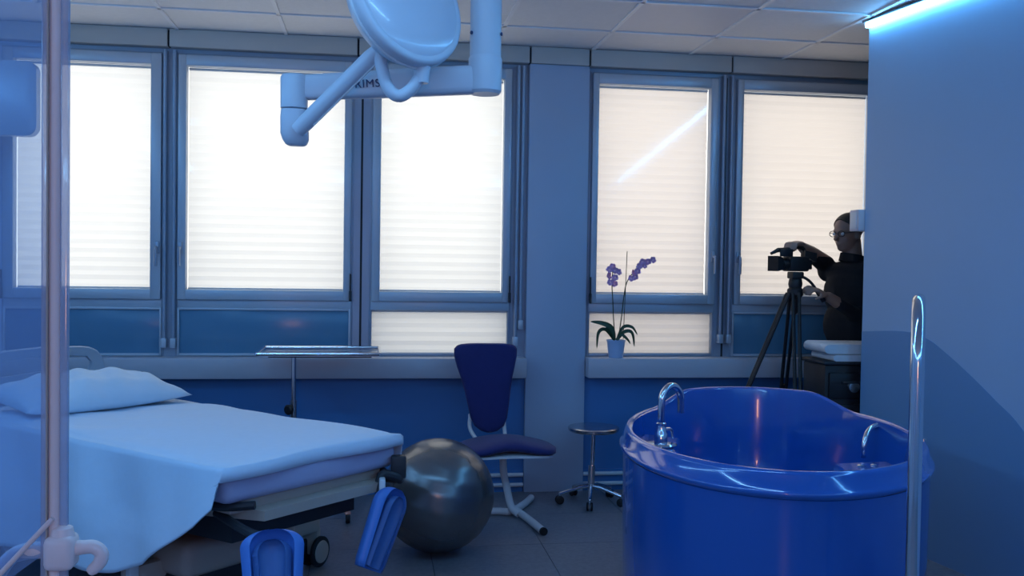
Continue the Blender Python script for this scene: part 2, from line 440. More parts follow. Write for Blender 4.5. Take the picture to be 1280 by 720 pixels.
# ================================================================== HOSPITAL BED
ZB = .68
BA = onz(497, 543, ZB); BA.z = 0
bw = V((-.715, .70, 0)).normalized(); bn = V((bw.y, -bw.x, 0))
BW, BL = .83, 1.93
def B(a, b, z): return BA+bw*a-bn*b+V((0, 0, z))
def Bbox(a0, a1, b0, b1, z0, z1, bev=0, seg=2):
    M = Matrix((tuple(bw), tuple(-bn), (0, 0, 1))).transposed().to_4x4(); M.translation = BA
    return MB().box((a0, b0, z0), (a1, b1, z1), bev, seg, M)
bed = thing('hospital_bed', 'hospital delivery bed with white sheeted mattress and blue leg supports', 'bed', B(BL/2, BW/2, 0))
obj('mattress', Bbox(0, BL-.04, .0, BW, ZB-.13, ZB-.022, .035, 4), M_matt, bed)
obj('deck', Bbox(.04, BL, .05, BW-.05, ZB-.175, ZB-.13, .01), M_beige, bed)
# tapered foot tray in beige with a dark rail
obj('foot_tray', MB().extrude([B(-.03, .10, ZB-.20), B(-.03, BW-.14, ZB-.20), B(.30, BW-.01, ZB-.20), B(.85, BW-.01, ZB-.20), B(.85, .02, ZB-.20), B(.25, .0, ZB-.20)], (0, 0, .035)), M_beige, bed)
obj('foot_panel', MB().extrude([B(.12, .12, ZB-.30), B(.12, BW-.12, ZB-.30), B(.75, BW-.06, ZB-.30), B(.75, .06, ZB-.30)], (0, 0, .10)), M_bdark, bed)
for b in (.01, BW-.03):
    obj('side_rail', MB().tube(smoothpath([B(-.02, BW/2+(b-BW/2)*.8, ZB-.14), B(.12, b, ZB-.15), B(.5, b, ZB-.16), B(1.2, b, ZB-.16), B(1.84, b, ZB-.15)]), .015, 10), M_bdark, bed)
# base: telescopic column, chassis, covers
obj('chassis_cover', Bbox(.42, 1.72, .14, BW-.14, .17, .31, .04, 3), M_beige, bed)
obj('chassis_skirt', Bbox(.46, 1.70, .16, BW-.16, .11, .18, .01), M_bdark, bed)
obj('lift_column', Bbox(.62, .98, .26, BW-.26, .30, ZB-.16, .02), M_lav, bed)
obj('lift_column', Bbox(1.2, 1.5, .26, BW-.26, .30, ZB-.16, .02), M_bdark, bed)
for a in (.60, 1.66):
    bfar = -.11 if a < 1 else .02
    obj('axle_beam', Bbox(a-.035, a+.035, bfar, BW-.02, .16, .23, .012), M_beige, bed)
    if a < 1: obj('outrigger', MB().tube(smoothpath([B(a, bfar, .22), B(a, bfar+.01, .32), B(a-.05, .06, .46), B(a-.05, .16, .49)]), .024, 12), M_beige, bed)
    for b in (bfar, BW-.02):
        cs = obj('caster', MB().cyl(B(a, b, .235), B(a, b, .15), .022, n=14).box((-.02, -.024, -.06), (.05, .024, .055), .008, 2, Matrix.Translation(B(a, b, .115)) @ Matrix.Rotation(math.atan2(bw.y, bw.x)+.5, 4, 'Z')), M_beige, bed)
        ax = V((math.cos(-.55), math.sin(-.55), 0)) if b < .5 else bn
        c = B(a, b, .068)
        for s_ in (-1, 1):
            obj('wheel', MB().lathe(c+ax*(.028*s_-.010), [(.058, 0), (.068, .004), (.068, .016), (.058, .020)], ax, 28), M_rub, cs)
            obj('wheel_disc', MB().lathe(c+ax*(.028*s_)+ax*(.011*s_), [(.052, -.003), (.048, .003), (.02, .005)], ax*1, 24), M_beige, cs)
# pale post and foot switch on the near side of the base
obj('leg_post', Bbox(.56, .60, BW-.045, BW-.005, .07, .40, .006), M_white, bed)
# headboard: moulded frame with a grip slot
def Hb(b, z, o=0): return B(BL+.03+o, b, z)
out = [(.10, .55), (.10, .80), (.115, .86), (.15, .905), (.20, .925), (BW/2, .935), (BW-.20, .925), (BW-.15, .905), (BW-.115, .86), (BW-.10, .80), (BW-.10, .55)]
slot = [(.19, .80), (.17, .84), (.20, .875), (.30, .885), (BW/2, .89), (BW-.30, .885), (BW-.20, .875), (BW-.17, .84), (BW-.19, .80), (BW/2, .815), (.3, .81)]
t = MB(); n_ = 64
def ringpts(poly, n):
    pts = [V((p[0], p[1], 0)) for p in poly]; L = [(pts[(i+1) % len(pts)]-pts[i]).length for i in range(len(pts))]; T = sum(L); R = []
    for k in range(n):
        s_ = T*k/n; i = 0
        while s_ > L[i]: s_ -= L[i]; i += 1
        R.append(pts[i].lerp(pts[(i+1) % len(pts)], s_/L[i]))
    return R
ctr = (BW/2, .846)
def angsort(R): return sorted(R, key=lambda p: math.atan2(p.y-ctr[1], (p.x-ctr[0])))
def polar(poly, n):
    R = []
    P = [V((p[0]-ctr[0], p[1]-ctr[1])) for p in poly]
    for k in range(n):
        th = 2*math.pi*k/n; d = V((math.cos(th), math.sin(th))); best = None
        for i in range(len(P)):
            p, q = P[i], P[(i+1) % len(P)]; e = q-p; den = d.x*e.y-d.y*e.x
            if abs(den) < 1e-9: continue
            tt = (p.x*e.y-p.y*e.x)/den; uu = (p.x*d.y-p.y*d.x)/den
            if tt > 0 and -1e-6 <= uu <= 1+1e-6: best = tt if best is None else min(best, tt)
        R.append((ctr[0]+d.x*(best or .01), ctr[1]+d.y*(best or .01)))
    return R
Ro, Ri = polar(out, 96), polar(slot, 96)
loops = [[Hb(b, z, -.012) for b, z in Ri], [Hb(b, z, -.02) for b, z in [(b*.9+ri[0]*.1, z*.9+ri[1]*.1) for (b, z), ri in zip(Ro, Ri)]], [Hb(b, z, -.012) for b, z in Ro], [Hb(b, z, .012) for b, z in Ro], [Hb(b, z, .012) for b, z in Ri], [Hb(b, z, -.012) for b, z in Ri]]
t.rings(loops, False, False); obj('headboard', t, M_head, bed)
for b in (.2, BW-.2): obj('headboard_post', MB().cyl(Hb(b, .36), Hb(b, .60), .018, n=12), M_bdark, bed)
# leg supports on arms at both foot corners
def leg_support(top, bot, facing, wid, name='leg_support'):
    """padded half-shell that cradles a calf"""
    top, bot, facing = V(top), V(bot), V(facing); d = (bot-top); Lh = d.length; d.normalize()
    f_ = (facing-d*facing.dot(d)).normalized(); x = d.cross(f_); rs_o, rs_i, N = [], [], 18
    m = 22
    R = []
    for k in range(m+1):
        tt = (k/m)**1.9
        sc = math.sqrt(max(0.0, 1-(1-min(1, tt/.22))**2))*.86+.14 if tt < .22 else 1-.15*(tt-.22)/.78
        if tt > .97: sc *= .93
        c = top+d*(Lh*tt)
        ring = []
        rad = wid/2*sc
        for q in range(N+1):      # outer arc
            an = math.pi*(q/N)*1.06-.09
            ring.append(c+x*math.cos(an)*rad-f_*(math.sin(an)*rad*.75))
        for q in range(N, -1, -1):  # inner arc
            an = math.pi*(q/N)*1.06-.09; ri = rad*.70
            ring.append(c+x*math.cos(an)*ri-f_*(math.sin(an)*ri*.62)+f_*.012)
        R.append(ring)
    return MB().rings(R)
lp0 = ony(340, 662, 3.02); lp1 = ony(342, 760, 2.92)
ls = obj('leg_support', leg_support(lp0, lp1, (.05, -1, .35), .195), M_legp, bed, angle=85)
obj('liner', leg_support(lp0+V((0, -.012, -.03)), lp1+V((0, -.01, .01)), (.05, -1, .35), .12), M_legp2, ls, angle=60)
fp0 = ony(496, 611, 3.62); fp1 = ony(462, 712, 3.52)
ls2 = obj('leg_support', leg_support(fp0, fp1, (.85, -.6, .3), .17), M_legp, bed, angle=85)
obj('liner', leg_support(fp0+V((.008, -.006, -.03)), fp1+V((.008, -.006, .01)), (.85, -.6, .3), .10), M_legp2, ls2, angle=60)
obj('support_arm', MB().tube(smoothpath([B(.15, BW-.08, ZB-.19), B(-.10, BW-.02, ZB-.20), lp0+V((0, .07, -.06)), lp0+V((0, .05, -.12))]), .016, 10), M_bdark, bed)
obj('support_arm', MB().tube(smoothpath([B(.12, .06, ZB-.17), B(-.04, .03, ZB-.17), fp0+V((-.06, .09, .03)), fp0+V((-.06, .05, -.10))]), .018, 10), M_bdark, bed)
obj('support_clamp', MB().box((-.03, -.022, -.045), (.03, .022, .045), .008, 2, Matrix.Translation(B(-.035, .03, ZB-.12))), M_bdark, bed)
obj('support_bracket', MB().box((-.012, -.03, -.08), (.012, .03, .06), .006, 2, Matrix.Translation(fp0+V((-.055, .05, -.03)))), M_white, bed)

# sheet draped over the mattress: a thing lying on the bed
def drop(a): return lerp(a, [-.22, -.05, .08, .42, .58, 1.3, 2.0], [.012, .09, .20, .40, .46, .50, .50])
NU, NV = 90, 70
UF = .045   # hang at the foot
P = []
for i in range(NU+1):
    u = -UF+(1.87+UF)*i/NU; row = []
    dn = drop(u); farh = .10
    for j in range(NV+1):
        s_ = j/NV
        # a third of the columns for the near hang, a few for the far hang
        if s_ < .1: v = -farh*(1-s_/.1)
        elif s_ < .62: v = BW*(s_-.1)/.52
        else: v = BW+dn*(s_-.62)/.38
        hu = max(0, -u); hv = max(0, -v, v-BW)
        a = max(u, -.004); b = min(max(v, -.008), BW+.010)
        fold = 0
        if v > BW:
            h = v-BW
            fold = (.024*math.sin(a*9.0+.6)+.014*math.sin(a*17+1.3+h*3))*min(1, h/.22)+.035*min(1, h/.3)
            b += .012+fold
        if v < 0: b -= .010+.006*math.sin(a*14)
        z = ZB+.004-math.hypot(hu, hv) if not (hu and hv) else ZB+.004-max(hu, hv)
        if hu: a = -.012-.012*math.sin(v*11)-.02*hu
        # soft edge rounding and wrinkles on top
        e = min(max(u, 0), max(0, min(v, BW-v)) if 0 <= v <= BW else 0)
        if not hu and not hv:
            z -= .022*math.exp(-e/.02)
            z += .005*math.sin(a*7+b*5)+.003*math.sin(a*19-b*23)*math.exp(-((a-1.2)/.5)**2)+.003*math.sin(b*17-a*11)*math.exp(-((b-.75)/.25)**2)+.010*math.sin(a*2.2+.5)
            z -= .02*math.exp(-((a-.55)/.4)**2-((b-.8)/.3)**2)
        row.append(B(a, b, max(z, .1)))
    P.append(row)
sh = obj('bed_sheet', MB().grid(P), M_sheet, None, angle=180)
md = sh.modifiers.new('thick', 'SOLIDIFY'); md.thickness = .004; md.offset = 1
tag(sh, 'light blue white cotton sheet draped over the bed side', 'sheet')
# pillow
def pillow(L_, W_, T_, N=36):
    P1, P2 = [], []
    for i in range(N+1):
        r1, r2 = [], []
        for j in range(N+1):
            u, v = i/N*2-1, j/N*2-1
            h = ((1-abs(u)**2.6)*(1-abs(v)**2.6))**.55
            pin = 1-.07*(1-abs(u)**2)*abs(v)**3; pin2 = 1-.07*(1-abs(v)**2)*abs(u)**3
            wr = .006*math.sin(u*9+v*4)*math.sin(v*7-u*2)*h+.008*math.sin(v*15+u*3)*h
            r1.append(V((u*L_/2*pin2, v*W_/2*pin, T_*.62*h+wr)))
            r2.append(V((u*L_/2*pin2, v*W_/2*pin, -T_*.30*h)))
        P1.append(r1); P2.append(r2)
    return P1, P2
P1, P2 = pillow(.44, .80, .17)
def Bp(p): return B(1.56+p.x, .41+p.y, ZB+.055+p.z+.02*(p.x/.22))
t = MB().grid([[Bp(p) for p in r] for r in P1]).grid([[Bp(p) for p in r] for r in P2])
bmesh.ops.remove_doubles(t.b, verts=t.b.verts[:], dist=.0008)
tag(obj('pillow', t, M_pillow, None, angle=180), 'pale blue white pillow at the head of the bed', 'pillow')

# ================================================================== EXERCISE BALL
bc = V((.312, 4.47, .268))
ball = thing('exercise_ball', 'shiny dark grey inflated exercise ball on the floor', 'ball', (bc.x, bc.y, 0))
prof = []
for k in range(49):
    an = -math.pi/2+math.pi*k/48; r_ = .268
    groove = .0022*max(0, math.cos(an*24))**6 if abs(an) < 1.05 else 0
    prof.append(((r_-groove)*math.cos(an), (r_-groove)*math.sin(an)))
axb = V((.25, -.2, 1)).normalized()
obj('ball_body', MB().lathe(bc, prof, axb, 64), M_ball, ball, angle=180)
pl = bc+V((-.5, .6, .62)).normalized()*.266
obj('valve_plug', MB().lathe(pl, [(.013, 0), (.013, .003), (.006, .005)], pl-bc, 16), M_rub, ball)

# ================================================================== NAVY ERGONOMIC CHAIR
SYC = 5.02
sc_ = ony(632, 556, SYC)
ch = thing('ergonomic_chair', 'navy blue ergonomic chair with tapering backrest and white tube base', 'chair', (sc_.x, SYC, 0))
# backrest: tapering padded shield
YBK = 5.30
def shield(off_y, inset, yb):
    rows = [(429.5, 584, 632), (430.3, 576, 640), (432, 571, 644), (436, 567.5, 646.5), (445, 567.5, 646), (458, 571, 643.5), (472, 576, 640.5), (490, 581, 638), (508, 585, 636), (522, 588, 634), (532, 593, 630), (538, 601, 622), (540.5, 609, 614)]
    R = []
    for py, xa, xb_ in rows:
        a, b = ony(xa, py, yb), ony(xb_, py, yb); mid = (a+b)/2; hw = max(.004, (b.x-a.x)/2-inset)
        ring = []
        for q in range(24):
            an = 2*math.pi*q/24; cx, sy = math.cos(an), math.sin(an)
            ring.append(V((mid.x+hw*math.copysign(abs(cx)**.6, cx), yb+off_y+.035*math.copysign(abs(sy)**.7, sy)*min(1, hw/.05), mid.z)))
        R.append(ring)
    return MB().rings(R)
obj('backrest', shield(0, 0, YBK), M_navy, ch, angle=60)
# seat: wide saddle with drooping lobes
R = []
ang = math.radians(4); Ms = Matrix.Rotation(ang, 3, 'Z')
for k in range(25):
    u = -1+2*k/24; hw = .275
    dep = .185*(1-.28*math.exp(-(u/.3)**2)*.6)*math.sqrt(max(.02, 1-abs(u)**5)); th = .032*math.sqrt(max(.05, 1-abs(u)**6))
    zc = .012*math.cos(u*3.6)-.012*abs(u)**2
    R.append([sc_+Ms @ V((u*hw, dep*math.copysign(abs(math.cos(q*math.pi/12))**.6, math.cos(q*math.pi/12)), zc+th*math.copysign(abs(math.sin(q*math.pi/12))**.8, math.sin(q*math.pi/12)))) for q in range(24)])
obj('seat', MB().rings(R), M_navy, ch, angle=60)
R = []
for k in range(17):
    u = -1+2*k/16; dep = .165*math.sqrt(max(.02, 1-abs(u)**5))
    R.append([sc_+Ms @ V((u*.265, dep*cx, zz-.02*abs(u)**2*.6)) for cx, zz in ((1, -.030), (1, -.042), (-1, -.042), (-1, -.030))])
obj('seat_plate', MB().rings(R), M_white, ch)
j0 = onz(640, 638, .03); j0.y = max(j0.y, 5.0)
jn = ony(640, 634, 5.05)
hub = V((jn.x, 5.08, .03))
obj('column', MB().tube(smoothpath([sc_+V((-.01, .02, -.04)), sc_+V((-.005, .03, -.15)), V((hub.x-.03, 5.06, .16)), V((hub.x-.005, 5.04, .055)), V((hub.x+.03, 5.0, .024))]), .02, 12), M_white, ch)
ft = onz(679, 664, .02)
lg = obj('leg', MB().tube(smoothpath([V((hub.x-.01, 5.06, .05)), V((hub.x+.05, 4.98, .024)), ft]), .02, 12), M_white, ch)
obj('end_cap', MB().cyl(ft-(ft-hub).normalized()*.004, ft+(ft-hub).normalized()*.012, .0205, n=12), M_rub, lg)
r1 = onz(664, 622, .02); r1.y = min(r1.y, 5.42)
lg = obj('leg', MB().tube(smoothpath([onz(590, 639, .02), onz(622, 639, .02), V((hub.x, 5.08, .02)), onz(655, 630, .02), r1]), .02, 12), M_white, ch)
for s_ in (588, 630):
    p = ony(s_, 520, YBK+.01); q = V((p.x, YBK+.035, p.z)); sx = p.x
    obj('back_strut', MB().tube(smoothpath([q, V((sx, YBK+.03, .50)), V((sx, YBK-.02, .43)), V((sx*.6+sc_.x*.4, SYC+.08, sc_.z-.05))]), .011, 10), M_white, ch)

# ================================================================== STEEL STOOL
st = onz(738, 613, 0); st = V((st.x, 5.30, 0)); tp = ony(742, 533, 5.30)
st.x = tp.x-.01; ztop = tp.z
so = thing('round_stool', 'round steel topped stool on a star base beside the column', 'stool', st)
obj('seat', MB().lathe((tp.x, 5.30, ztop), [(.02, -.028), (.14, -.026), (.147, -.018), (.148, -.006), (.142, 0), (.02, .003)], n=40), M_steel, so)
obj('post', MB().cyl((st.x+.004, 5.30, .09), (tp.x, 5.30, ztop-.02), .013, n=14).cyl((st.x, 5.30, .07), (st.x+.003, 5.30, .22), .02, n=14), M_chrome, so)
for k in range(5):
    an = math.radians(255+72*k); d = V((math.cos(an), math.sin(an), 0)); e = st+d*.185
    lg = obj('leg', MB().tube([st+V((0, 0, .10)), st+d*.06+V((0, 0, .095)), e+V((0, 0, .058))], [.013, .013, .010], 10), M_chrome, so)
    cs = obj('caster', MB().cyl(e+V((0, 0, .045)), e+V((0, 0, .064)), .008, n=10), M_chrome, lg)
    tg = V((-d.y, d.x, 0))
    # twin wheels
    t = MB()
    for s_ in (-1, 1): t.lathe(e+tg*(.012*s_-.006)+V((0, 0, .024)), [(.018, 0), (.024, .003), (.024, .009), (.018, .012)], tg, 16)
    obj('wheel', t, M_rub, lg)

# ================================================================== INSTRUMENT TABLE (overbed stand)
YM = 5.18
zl = ony(400, 446, YM-.20).z
a_, b_ = ony(326, 438, YM), ony(474, 438, YM); p_ = ony(367, 480, YM)
mt = thing('instrument_table', 'steel instrument table with a flat rimmed tray on one pole', 'table', (p_.x, YM, 0))
x0, x1, y0, y1 = a_.x, b_.x, YM-.20, YM+.19
obj('tray', bx((x0+.01, y0+.01, zl), (x1-.01, y1-.01, zl+.005)), M_steel, mt)
for q in ([(x0, y0), (x1, y0)], [(x0, y1), (x1, y1)], [(x0, y0), (x0, y1)], [(x1, y0), (x1, y1)]):
    obj('rim', MB().tube([(*q[0], zl+.014), (*q[1], zl+.014)], .009, 10), M_chrome, mt)
obj('under_frame', bx((x0+.04, YM-.03, zl-.022), (x1-.04, YM+.03, zl-.001), .004), M_bdark, mt)
obj('pole', MB().cyl((p_.x, YM, zl-.02), (p_.x, YM, .45), .013, n=14), M_steel, mt)
obj('outer_pole', MB().cyl((p_.x, YM, .62), (p_.x, YM, .05), .019, n=14), M_steel, mt)
kz = ony(364, 511, YM).z
obj('knob', MB().lathe((p_.x-.012, YM-.02, kz), [(.012, 0), (.026, .006), (.028, .022), (.02, .03)], (-.6, -.8, 0), 18), M_black, mt)
for dx in (-.02, .30):
    obj('foot', MB().tube([(p_.x+dx, YM-.20, .055), (p_.x+dx, YM+.20, .055)], .016, 10), M_steel, mt)
    for yy in (YM-.19, YM+.19): obj('caster', MB().lathe((p_.x+dx-.012, yy, .026), [(.02, 0), (.026, .004), (.026, .02), (.02, .024)], (1, 0, 0), 18).cyl((p_.x+dx, yy, .03), (p_.x+dx, yy, .055), .008, n=8), M_rub, mt)
obj('foot_bar', MB().cyl((p_.x-.02, YM, .055), (p_.x+.30, YM, .055), .016, n=10), M_steel, mt)

# ================================================================== BIRTHING TUB
TC = V((1.52, 3.46, 0)); e1 = V((.324, .946, 0)).normalized(); e2 = V((e1.y, -e1.x, 0)); RA, RB = .80, .56
ZR = .75
def tub_z(th):
    # raised back rest along the far side
    d = (th-math.radians(94)+math.pi) % (2*math.pi)-math.pi
    x = abs(d)/math.radians(46)
    return .062*(1-min(1, max(0, (x-.62)/.55))**2*(3-2*min(1, max(0, (x-.62)/.55))))
def tp_(th, k, z, off=0):
    c, s_ = math.cos(th), math.sin(th)
    # slightly squarer than an ellipse
    ex = 1.0
    cc = math.copysign(abs(c)**ex, c); ss = math.copysign(abs(s_)**ex, s_)
    return TC+e1*(ss*(RA*k+off))+e2*(cc*(RB*k+off))+V((0, 0, z))
NT = 120
tub = thing('birthing_tub', 'large oval glossy blue birthing tub with moulded rim', 'bathtub', TC)
def ring(k, zf, off=0): return [tp_(2*math.pi*i/NT, k, zf(2*math.pi*i/NT), off) for i in range(NT)]
# outer shell with a lip
obj('shell', MB().rings([ring(1, lambda t: .02, -.035), ring(1, lambda t: 0, -.03), ring(1, lambda t: .06, -.012), ring(1, lambda t: .35, -.004), ring(1, lambda t: ZR-.085, .0)], True, False), M_tub, tub, angle=60)
obj('rim_band', MB().rings([ring(1, lambda t: ZR-.085, -.002), ring(1, lambda t: ZR-.075, .010), ring(1, lambda t: ZR-.066, .014), ring(1, lambda t: ZR-.058+tub_z(t)*.3, .010), ring(1, lambda t: ZR-.052+tub_z(t)*.3, -.002), ring(1, lambda t: ZR-.012+tub_z(t), -.006), ring(1, lambda t: ZR+tub_z(t), -.014), ring(1, lambda t: ZR+.002+tub_z(t), -.024), ring(1, lambda t: ZR-.008+tub_z(t), -.036)], False, False), M_tubrim, tub, angle=60)
obj('basin', MB().rings([ring(1, lambda t: ZR-.008+tub_z(t), -.036), ring(1, lambda t: ZR-.06+tub_z(t)*.8, -.048), ring(1, lambda t: .55, -.065), ring(1, lambda t: .40, -.085), ring(1, lambda t: .30, -.13), ring(.7, lambda t: .26, -.08), ring(.3, lambda t: .255)], False, True), M_tub, tub, angle=60)
# inner seat moulded at the right end and tap ledge at the left
def sector(t0_, t1_, kin, z0_, z1_, lip=.012, n=18):
    R = []
    ts = [t0_+(t1_-t0_)*i/n for i in range(n+1)]
    prof = lambda th: [tp_(th, 1, z0_, -.06), tp_(th, 1, z1_, -.055), tp_(th, kin, z1_, -.05), tp_(th, kin, z1_-lip, -.06), tp_(th, kin, z0_, -.07)]
    return MB().rings([prof(t) for t in ts])
dg = math.radians
obj('seat_ledge', sector(dg(-62), dg(18), .60, .29, .60), M_tub, tub, angle=40)
obj('tap_ledge', sector(dg(162), dg(232), .74, .30, .665), M_tub, tub, angle=40)
# tap: swan neck on a chrome disc
fb = ony(826, 556, 3.10)
fd = onz(826, 556, .668)
tapc = V((fd.x, fd.y, .668))
tap = obj('tap', MB().lathe(tapc, [(.004, .012), (.06, .010), (.066, .004), (.066, 0)], n=32).lathe(tapc, [(.026, .008), (.026, .045), (.020, .055), (.020, .085), (.014, .09)], n=20), M_chrome, tub)
zt0 = ony(826, 497, tapc.y).z; zt1 = ony(840, 472, tapc.y).z
dirx = V((1, .55, 0)).normalized()
pth = [tapc+V((0, 0, .08)), V((tapc.x, tapc.y, zt0-.02))]+[tapc+dirx*(.055-.055*math.cos(k*math.pi/8))+V((0, 0, zt0-.668-.02+.062*math.sin(k*math.pi/8))) for k in range(1, 9)]+[tapc+dirx*.112+V((0, 0, zt0-.668-.07))]
obj('spout', MB().tube(smoothpath(pth, 3), .0145, 12), M_chrome, tap)
obj('tap_lever', MB().tube(smoothpath([tapc+V((.02, .01, .06)), tapc+V((.05, .03, .055)), tapc+V((.06, .035, .02))]), .006, 8), M_chrome, tap)
# grab handle on the seat ledge
h0 = onz(1079, 572, .602); pk = [h0, h0+V((.003, .0, .05)), h0+V((.018, .01, .09)), h0+V((.05, .03, .115)), h0+V((.10, .05, .125)), h0+V((.17, .07, .12))]
obj('grab_handle', MB().tube(smoothpath(pk), .012, 12), M_chrome, tub)
for px_, py_ in ((1076, 586), (1093, 585)):
    c = onz(px_, py_-4, .603); obj('jet_cap', MB().lathe(V((c.x, c.y, .600)), [(.016, 0), (.016, .005), (.008, .008)], n=16), M_chrome, tub)
c = tp_(dg(-8), 1, ZR, -.016); obj('overflow_cap', MB().lathe(V((c.x, c.y, ZR+.001)), [(.012, 0), (.012, .006), (.006, .008)], n=14), M_chrome, tub)

# ================================================================== CHROME HAND RAIL
ra, rb = ony(1143, 600, 2.10), ony(1143, 600, 2.42)
zt = ony(1145, 370, 2.10).z
hr = thing('hand_rail', 'tall chrome hand rail post standing before the blue tub', 'rail', V(((ra.x+rb.x)/2, 2.26, 0)))
lx, rx = V((ra.x, 2.10, 0)), V((rb.x, 2.42, 0)); mid = (lx+rx)/2; hd = (rx-lx)/2
pts = [lx+V((0, 0, .01)), lx+V((0, 0, .6)), lx+V((0, 0, zt-.17))]+[mid-hd*math.cos(k*math.pi/12)+V((0, 0, zt-.165+.15*math.sin(k*math.pi/12))) for k in range(1, 12)]+[rx+V((0, 0, zt-.17)), rx+V((0, 0, .6)), rx+V((0, 0, .01))]
obj('rail_tube', MB().tube(pts, .0165, 16), M_chrome, hr, angle=60)
for q in (lx, rx): obj('floor_flange', MB().lathe(q, [(.05, 0), (.05, .006), (.03, .012), (.02, .02)], n=24), M_chrome, hr)

# ================================================================== SURGICAL LAMP on a ceiling column
YL = 3.2
ca, cb = ony(585, 118, YL), ony(627, 118, YL); cc_ = (ca+cb)/2; cr = (cb.x-ca.x)/2
lamp = thing('surgical_lamp', 'white ceiling mounted surgical lamp with jointed arms and round head', 'lamp', (cc_.x, YL, H-.01))
obj('ceiling_column', MB().lathe((cc_.x, YL, 0), [(cr*.93, cc_.z+.125), (cr*.93, H-.09)], n=32), M_lamp, lamp)
obj('ceiling_cover', MB().lathe((cc_.x, YL, H), [(cr, -.16), (cr*1.6, -.09), (cr*1.9, -.03), (cr*1.95, -.001)], n=36), M_lamp, lamp)
obj('column_sleeve', MB().lathe((cc_.x, YL, cc_.z), [(cr*.85, .0), (cr*.98, .010), (cr*1.0, .115), (cr*.96, .122), (cr*.93, .126)], n=32), M_lamp, lamp)
for s_ in (-1, 1):
    p = V((cc_.x+s_*cr*.86, YL-cr*.42, cc_.z+.20)); obj('screw', MB().lathe(p, [(.006, 0), (.006, .004)], (s_*.86, -.42, 0), 10), M_ink, lamp)
# horizontal arm
aL = ony(372, 110, YL); aR = ony(592, 100, YL)
R = []
for k, (h_, d_) in zip((0, .12, .5, 1), ((.040, .026), (.042, .028), (.046, .030), (.048, .034))):
    c = aL.lerp(aR, k)
    R.append([c+V((0, d_*math.copysign(abs(math.cos(q*math.pi/10))**.5, math.cos(q*math.pi/10)), h_*math.copysign(abs(math.sin(q*math.pi/10))**.5, math.sin(q*math.pi/10)))) for q in range(20)])
arm = obj('arm', MB().rings(R), M_lamp, lamp, angle=50)
# lettering on the arm
tcu = bpy.data.curves.new('letters', 'FONT'); tcu.body = 'RIMSA'; tcu.size = .037; tcu.extrude = .0015; tcu.align_x = 'LEFT'; tcu.align_y = 'CENTER'; tcu.space_character = 1.12
tob = bpy.data.objects.new('letters', tcu); COL.objects.link(tob)
dg_ = bpy.context.evaluated_depsgraph_get(); me = bpy.data.meshes.new_from_object(tob.evaluated_get(dg_))
bpy.data.objects.remove(tob); me.materials.append(M_ink); me.name = 'lettering'
tl = ony(443, 105.5, YL-.0315); dirA = (aR-aL).normalized()
lo = bpy.data.objects.new('lettering', me); COL.objects.link(lo); lo.parent = arm
xax = dirA; yax = V((0, 0, 1)); yax = (yax-xax*yax.dot(xax)).normalized(); zax = xax.cross(yax)
Mt = Matrix((tuple(xax), tuple(yax), tuple(zax))).transposed().to_4x4(); Mt.translation = tl-WOFF[arm.name]
lo.matrix_local = Mt; lo['label'] = 'dark blue maker lettering'
# end joint and elbow
jc = ony(368, 120, YL); j1 = ony(368, 93, YL); j0_ = ony(366, 137, YL); jb = ony(366, 182, YL)
obj('joint_housing', MB().lathe((j1.x, YL, 0), [(.030, j0_.z), (.044, j0_.z+.004), (.045, j1.z-.012), (.040, j1.z-.003), (.028, j1.z)], n=28), M_lamp, lamp)
R = []
for z, r_, dx in ((j0_.z-.002, .042, 0), (j0_.z-.03, .044, 0), (j0_.z-.08, .046, .003), (jb.z+.02, .043, .006), (jb.z+.005, .035, .008), (jb.z, .027, .009)):
    R.append([V((j1.x+dx+r_*math.copysign(abs(math.cos(q*math.pi/12))**.7, math.cos(q*math.pi/12)), YL+r_*math.copysign(abs(math.sin(q*math.pi/12))**.7, math.sin(q*math.pi/12)), z)) for q in range(24)])
obj('elbow', MB().rings(R), M_lamp, lamp, angle=50)
# spring arm rising to the head
s0 = ony(372, 163, YL-.06); s1_ = ony(474, 62, YL-.20)
sp = obj('spring_arm', MB().tube([s0, s0.lerp(s1_, .1), s0.lerp(s1_, .9), s1_], [.024, .027, .027, .022], 16), M_lamp, lamp)
nrm = (s1_-s0).normalized()
obj('trim_strip', MB().tube([s0.lerp(s1_, .14)+V((.016, -.012, -.020)), s0.lerp(s1_, .95)+V((.016, -.012, -.020))], .003, 6), M_white, sp)
# yoke hook
YK = YL-.20
yk = [ony(x_, y_, YK) for x_, y_ in ((471, 60), (476, 78), (481, 100), (489, 115), (500, 120), (512, 113), (521, 102), (528, 92))]
obj('yoke', MB().tube(smoothpath(yk, 4), [.020]*29, 14), M_lamp, lamp)
kc = ony(527, 96, YK); obj('yoke_pivot', MB().cyl(kc+V((0, 0, .045)), kc+V((0, 0, -.020)), .028, .022, n=20), M_lamp, lamp)
# head: thick dished disc, front facing right towards the camera
hn = V((.60, -.76, .24)).normalized(); hc = ony(512, 0, YK)+V((0, -.01, 0))
RH = .212
hd_ = obj('lamp_head', MB().lathe(hc, [(.05, -.115), (.13, -.105), (RH-.02, -.075), (RH, -.035), (RH+.004, -.01), (RH, .004), (RH-.012, .010), (RH-.020, .008)], hn, 56), M_lamp, lamp, angle=50)
obj('lens', MB().lathe(hc, [(RH-.019, .006), (RH-.03, .012), (.12, .022), (.05, .026), (.004, .027)], hn, 48), M_lampface, hd_, angle=60)
obj('seam_ring', MB().lathe(hc, [(RH-.002, -.040), (RH+.006, -.036), (RH+.006, -.030), (RH-.002, -.026)], hn, 56), M_white, hd_)

